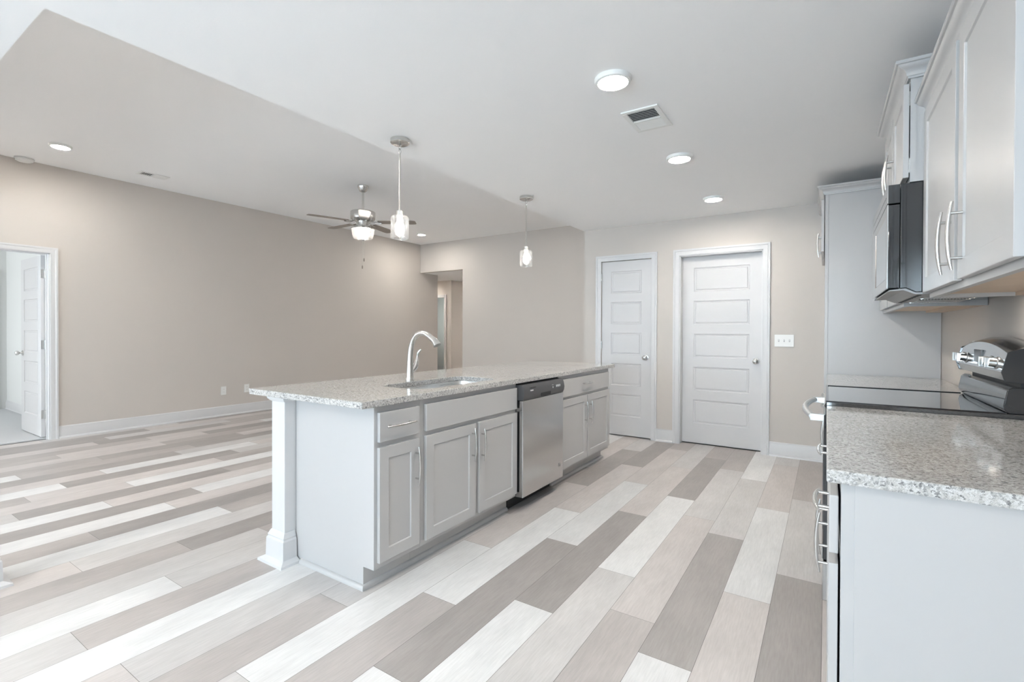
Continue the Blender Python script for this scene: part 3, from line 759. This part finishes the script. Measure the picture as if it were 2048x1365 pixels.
# ------------------------------------------------------------------ microwave
def microwave():
    y0, y1 = 2.514, 3.263
    t = thing('microwave_oven', (.45, (y0+y1)/2, 1.386), 'black over-the-range microwave with stainless front, mounted under a wall cabinet', 'microwave')
    MB().prism([(.249, 1.404), (.268, 1.405), (.300, 1.387), (XR-.006, 1.387), (XR-.006, 1.829), (.249, 1.829)], 'y', y0+.002, y1-.002).build('body', BLACK, t, bevel=.002)
    d = MB().box(.2095, .247, y0, y1, 1.405, 1.747).build('door', BLACK, t, bevel=.002)
    MB().slab(lambda u, v, q: Vector((.2055+q, u, v)), y0-.001, y1, 1.404, 1.748, .004, (y0+.045, y1-.19), [(1.445, 1.715)], [(.004, .003)]).build('steel_face', STAIN, d, merge=True)
    MB().box(.2075, .2092, y0+.05, y1-.195, 1.45, 1.71).build('window', GLASSB, d)
    g = MB().box(.2095, .247, y0, y1, 1.753, 1.829).build('vent_housing', BLACK, t, bevel=.001)
    g = MB().box(.2055, .2094, y0, y1, 1.754, 1.829).build('vent_grille', STAIN, g, bevel=.001)
    for i in range(14): MB().box(.2050, .2070, y0+.05+i*.047, y0+.085+i*.047, 1.785, 1.790).build('vent_slot', BLACK, g)
    u = MB().prism([(.215, 1.3985), (.268, 1.4045), (.300, 1.3865), (.55, 1.3865), (.55, 1.378), (.300, 1.378), (.262, 1.396), (.215, 1.394)], 'y', y0+.012, y1-.012).build('underside_panel', GREYP, t, bevel=.001)
    for i in range(9): MB().box(.31, .325, y0+.06+i*.075, y0+.10+i*.075, 1.3765, 1.379).build('fixing_slot', BLACKM, u)
    for ya, yb in ((y0+.05, y0+.34), (y1-.34, y1-.05)):
        f = MB()
        for i in range(16): f.box(.36+i*.011, .367+i*.011, ya, yb, 1.374, 1.378)
        for j in range(2): f.box(.355, .537, ya+j*(yb-ya-.008), ya+j*(yb-ya-.008)+.008, 1.3735, 1.378)
        f.build('grease_filter', STEEL, u)
    MB().box(.575, .625, y0+.05, y0+.17, 1.3835, 1.3868).build('cooktop_lamp', LAMP, t, bevel=.001)
microwave()

# ------------------------------------------------------------------ tall fridge surround
t = thing('refrigerator_surround', (.33, 4.91, 0), 'tall grey end panel and high cabinet framing the empty refrigerator space', 'cabinet')
MB().box(.007, XR-.004, 4.424, 4.442, 0, 2.280).build('side_panel', CAB, t, bevel=.001)
MB().box(.007, XR-.004, 5.378, 5.396, 0, 2.280).build('side_panel', CAB, t, bevel=.001)
c = MB(); c.box(-.015, .007, 4.420, 4.460, 0, 2.28); c.box(-.015, .007, 5.356, 5.396, 0, 2.28); c.box(-.015, .007, 4.46, 5.356, 1.81, 1.85); c.box(-.015, .007, 4.46, 5.356, 2.24, 2.28)
c.build('face_frame', CAB, t, bevel=.001)
MB().box(.007, XR-.004, 4.442, 5.378, 1.81, 2.279).build('carcass', CAB, t)
cab_door(t, -1, -.040, 4.432, 4.900, 1.845, 2.243, 4.872, 1.965)
cab_door(t, -1, -.040, 4.916, 5.384, 1.845, 2.243, 4.944, 1.965)
crown(t, [(-.015, 5.396), (-.015, 4.420), (XR-.004, 4.420)], 2.275)

# ------------------------------------------------------------------ ceiling fittings
def downlight(x, y, z, label, grp):
    t = thing('downlight', (x, y, z-.022), label, 'ceiling light', grp)
    MB().lathe([(.088, .022), (.088, .014), (.083, .004), (.072, 0), (.070, .004), (.070, .018)], (x, y, z-.022), (0, 0, 1), 40, (True, False)).build('trim_ring', PLATE, t, smooth=40)
    MB().lathe([(.001, .0015), (.050, .002), (.0698, .005), (.0698, .010), (.001, .010)], (x, y, z-.022), (0, 0, 1), 40).build('lens', LENSL if z > 2.6 else (LENS if x > -2 else (FILLH if y > 7 else FILLD)), t, smooth=40)
kg = 'round downlights in the kitchen ceiling'; lg = 'round downlights in the living room ceiling'
downlight(-.871, 2.22, ZK, 'round glowing downlight in the kitchen ceiling, nearest and largest, beside the vent', kg)
downlight(-.867, 3.459, ZK, 'round glowing downlight in the kitchen ceiling, the middle of a row of three', kg)
downlight(-.871, 4.684, ZK, 'round glowing downlight in the kitchen ceiling nearest the white doors', kg)
downlight(-6.318, 1.563, ZL, 'round glowing downlight in the living room ceiling near the smoke detector', lg)
downlight(-6.372, 6.665, ZL, 'small far glowing downlight in the living room ceiling above the hallway opening', lg)
for x_, y_, z_, l_ in ((-6.45, 10.3, ZK, 'added unseen fill downlight at the far end of the hallway ceiling'), (-8.6, 8.5, ZK, 'added unseen fill downlight in the left branch of the hallway ceiling'), (-.87, -.26, ZK, 'added unseen fill downlight in the kitchen ceiling behind the viewpoint'),
                       (-3.0, -1.2, ZK, 'added unseen fill downlight over the dining area'), (-5.4, -1.2, ZK, 'added unseen fill downlight over the far dining area'),
                       (-3.40, 1.563, ZL, 'added unseen fill downlight in the living room ceiling behind the kitchen ceiling edge'), (-3.40, 5.60, ZL, 'added unseen far fill downlight in the living room ceiling behind the kitchen ceiling edge')):
    downlight(x_, y_, z_, l_, kg if z_ == ZK else lg)  # extra downlights added for ambient light, placed out of view

def register(x, y, z, sx, sy, label):
    t = thing('air_vent', (x, y, z-.012), label, 'vent', 'white ceiling registers')
    x0, x1, y0, y1 = x-sx/2, x+sx/2, y-sy/2, y+sy/2; w = .026
    f = MB()
    f.box(x0, x1, y0, y0+w, z-.008, z-.0002); f.box(x0, x1, y1-w, y1, z-.008, z-.0002)
    f.box(x0, x0+w, y0+w, y1-w, z-.008, z-.0002); f.box(x1-w, x1, y0+w, y1-w, z-.008, z-.0002)
    f.build('frame', PLATE, t, bevel=.002)
    MB().box(x0+w-.002, x1-w+.002, y0+w-.002, y1-w+.002, z-.0015, z-.0002).build('throat', DARKGAP, t)
    s = MB(); n = 13; a, b = y0+w, y1-w; st = (b-a)/n
    for i in range(n):
        yc = a+st*(i+.5); ang = math.radians(38 if i < n//2 else -38)
        dy, dz = math.cos(ang)*.0085, math.sin(ang)*.0045
        p = [(yc-dy, z-.0065-dz), (yc+dy, z-.0065+dz), (yc+dy, z-.0053+dz), (yc-dy, z-.0053-dz)]
        s.prism(p, 'x', x0+w, x1-w)
    s.box(x0+w, x1-w, (a+b)/2-.004, (a+b)/2+.004, z-.010, z-.004)
    s.build('louvres', PLATE, t)
register(-.868, 2.738, ZK, .205, .305, 'white slatted air register in the kitchen ceiling between two downlights')
register(-6.61, 2.45, ZL, .16, .29, 'small white air register in the living room ceiling near the left wall')

t = thing('smoke_detector', (-7.105, 1.47, ZL-.04), 'round white smoke detector on the living room ceiling beside the left wall', 'smoke detector')
MB().lathe([(.078, .040), (.078, .030), (.070, .022), (.070, .008), (.055, .0), (.001, -.001)], (-7.105, 1.47, ZL-.0402), (0, 0, 1), 36).build('housing', PLATE, t, smooth=40)
MB().lathe([(.079, .026), (.0795, .028), (.079, .030)], (-7.105, 1.47, ZL-.0402), (0, 0, 1), 36, (False, False)).build('vent_band', GREYP, t)

def point(name, loc, w, col, r):
    l = bpy.data.lights.new(name, 'POINT'); l.energy = w; l.color = col; l.shadow_soft_size = r
    o = bpy.data.objects.new(name, l); C.objects.link(o); o.location = loc
    return o
def pendant(x, y, label):
    t = thing('pendant_light', (x, y, 1.81), label, 'pendant light', 'nickel and glass pendants over the island')
    MB().lathe([(.060, 0), (.060, -.022), (.056, -.027), (.050, -.030), (.020, -.031), (.010, -.038), (.001, -.039)], (x, y, ZK-.0002), (0, 0, 1), 36).build('canopy', STEEL, t, smooth=35)
    k = MB()
    for j, (zc, a) in enumerate(((2.390, 0), (2.366, PI/2))):
        k.tube([(x+math.cos(a)*.009*math.cos(q), y+math.sin(a)*.009*math.cos(q), zc+.016*math.sin(q)) for q in [2*PI*i/16 for i in range(17)]], .0022, 8)
    k.build('link', STEEL, t, smooth=40)
    MB().lathe([(.003, 2.353), (.006, 2.345), (.0062, 1.995), (.009, 1.990), (.022, 1.986), (.022, 1.960), (.019, 1.956)], (x, y, 0), (0, 0, 1), 20).build('stem', STEEL, t, smooth=35)
    g = [(.020, 1.958), (.030, 1.957), (.048, 1.953), (.0555, 1.945), (.0575, 1.935), (.0575, 1.812), (.0550, 1.810), (.0545, 1.812), (.0545, 1.934), (.0525, 1.942), (.047, 1.949), (.030, 1.953), (.020, 1.954)]
    MB().lathe(g, (x, y, 0), (0, 0, 1), 40, (False, False)).build('glass_shade', SEEDED, t, smooth=50)
    MB().lathe([(.013, 1.955), (.014, 1.935), (.018, 1.922), (.027, 1.898), (.030, 1.876), (.027, 1.856), (.016, 1.843), (.001, 1.840)], (x, y, 0), (0, 0, 1), 24).build('bulb', BULB, t, smooth=60)
pendant(-2.285, 2.193, 'nearer of two nickel pendants with clear seeded glass cylinder, above the island sink')
pendant(-2.290, 3.745, 'farther of two nickel pendants with clear seeded glass cylinder, above the island far end')

def fan():
    x, y = -4.869, 4.051
    t = thing('ceiling_fan', (x, y, 2.36), 'brushed nickel ceiling fan with five grey blades and a glass light bowl', 'ceiling fan')
    A = lambda pr, name, m, **k: MB().lathe(pr, (x, y, 0), (0, 0, 1), 40, k.get('caps', (True, True))).build(name, m, k.get('parent', t), smooth=35)
    A([(.066, 3.0298), (.066, 3.010), (.058, 2.995), (.052, 2.975), (.040, 2.958), (.020, 2.948), (.001, 2.947)], 'canopy', STEEL)
    A([(.0125, 2.955), (.0125, 2.705)], 'downrod', STEEL)
    A([(.020, 2.722), (.030, 2.712), (.130, 2.708), (.146, 2.704), (.150, 2.698), (.150, 2.622), (.147, 2.612), (.138, 2.606), (.120, 2.594), (.075, 2.582), (.070, 2.545), (.072, 2.520), (.060, 2.512)], 'motor_housing', STEEL)
    for k in range(5):
        a = math.radians(-110+72*k); c, s = math.cos(a), math.sin(a)
        P = lambda r, w, z: Vector((x+r*c-w*s, y+r*s+w*c, z))
        tw = .10
        arm = MB()
        for sgn in (-1, 1): arm.tube([P(.105, sgn*.018, 2.586), P(.150, sgn*.030, 2.566), P(.190, sgn*.034, 2.566), P(.225, sgn*.028, 2.569)], .0065, 8)
        arm.box(0, 0.0001, 0, 0.0001, 0, 0.0001) if False else None
        b = MB(); up = []; lo = []
        outline = [(.190, -.048), (.200, -.056), (.60, -.070), (.645, -.062), (.660, -.045), (.660, .045), (.645, .062), (.60, .070), (.200, .056), (.190, .048)]
        up = [P(r, w, 2.579-tw*w) for r, w in outline]; lo = [P(r, w, 2.573-tw*w) for r, w in outline]
        b.loft([lo, up]); bo = b.build('blade', BLADE, t)
        arm.build('blade_arm', STEEL, bo, smooth=40)
    A([(.100, 2.522), (.104, 2.514), (.104, 2.500), (.138, 2.498), (.140, 2.490), (.140, 2.486)], 'light_fitter', STEEL, caps=(True, False))
    A([(.140, 2.494), (.138, 2.470), (.130, 2.420), (.118, 2.380), (.112, 2.370), (.050, 2.362), (.012, 2.362), (.012, 2.366), (.050, 2.366), (.109, 2.374), (.115, 2.382), (.127, 2.421), (.135, 2.470), (.137, 2.494)], 'glass_bowl', SEEDED, caps=(False, False))
    for k in range(3):
        a = math.radians(40+120*k); cx, cy_ = x+.055*math.cos(a), y+.055*math.sin(a)
        MB().lathe([(.012, 2.492), (.013, 2.475), (.026, 2.448), (.029, 2.430), (.024, 2.410), (.001, 2.398)], (cx, cy_, 0), (0, 0, 1), 20).build('bulb', BULBF, t, smooth=60)
    A([(.004, 2.50), (.004, 2.368), (.022, 2.360), (.020, 2.352), (.010, 2.346), (.001, 2.344)], 'finial', STEEL)
    for dx, dy, zb in ((.0016, .0016, 2.125), (-.0016, -.0002, 2.035)):
        MB().tube([(x+dx*6, y+dy*6, 2.348), (x+dx*6, y+dy*6, zb)], .0012, 6).build('pull_chain', STEEL, t)
        MB().lathe([(.003, .022), (.008, .012), (.008, -.012), (.003, -.022)], (x+dx*6, y+dy*6, zb-.02), (0, 0, 1), 12).build('chain_bead', BLADE, t, smooth=40)
fan()

# ------------------------------------------------------------------ outlets and switches
def plate(name, M, w, h, label, cat, kind, n=1, group=None):
    """M(u, v, out)"""
    t = thing(name, M(0, -h/2, 0), label, cat, group)
    def bx(mb, u0, u1, v0, v1, d0, d1):
        a, b = M(u0, v0, d0), M(u1, v1, d1)
        return mb.box(a.x, b.x, a.y, b.y, min(a.z, b.z), max(a.z, b.z))
    bx(MB(), -w/2, w/2, -h/2, h/2, .0004, .006).build('plate', PLATE, t, bevel=.0015)
    for i in range(n):
        c = (i-(n-1)/2)*.046
        if kind == 'outlet':
            for s_ in (-1, 1):
                q = bx(MB(), c-.016, c+.016, s_*.020-.014, s_*.020+.014, .006, .0075).build('socket', PLATE, t, bevel=.001)
                k = MB()
                for e in (-.006, .006): bx(k, c+e-.001, c+e+.001, s_*.020-.002, s_*.020+.006, .0070, .0078)
                k.build('slot', DARKGAP, q)
        else:
            q = bx(MB(), c-.006, c+.006, -.012, .012, .006, .0068).build('switch_surround', GREYP, t)
            a = [M(c+u, v, d) for u, v, d in ((-.004, -.006, .0068), (.004, -.006, .0068), (.004, .004, .0068), (-.004, .004, .0068))]
            e = [M(c+u, v, d) for u, v, d in ((-.003, .006, .016), (.003, .006, .016), (.003, .010, .014), (-.003, .010, .014))]
            MB().loft([a, e]).build('toggle', PLATE, q)
ML = lambda y, z: (lambda u, v, d: Vector((XL+d, y+u, z+v)))
plate('wall_outlet', ML(3.518, .355), .072, .118, 'white outlet on the left wall, clear of the island corner', 'outlet', 'outlet')
plate('wall_outlet', ML(3.845, .360), .072, .118, 'white outlet on the left wall, partly hidden by the island countertop corner', 'outlet', 'outlet')
plate('light_switch', ML(7.37, 1.125), .072, .118, 'white light switch at the far end of the left wall, behind the faucet', 'switch', 'switch')
plate('light_switch', lambda u, v, d: Vector((-.347+u, YD-d, 1.137+v)), .165, .118, 'white triple light switch plate right of the recessed door', 'switch', 'switch', 3)
plate('wall_outlet', lambda u, v, d: Vector((XR-d, 3.52+u, 1.12+v)), .072, .118, 'white outlet on the right wall above the counter beyond the range', 'outlet', 'outlet')
plate('wall_outlet', lambda u, v, d: Vector((-9.62+u, 1.97-d, .36+v)), .072, .118, 'white outlet low on the bedroom wall beyond the open door', 'outlet', 'outlet')
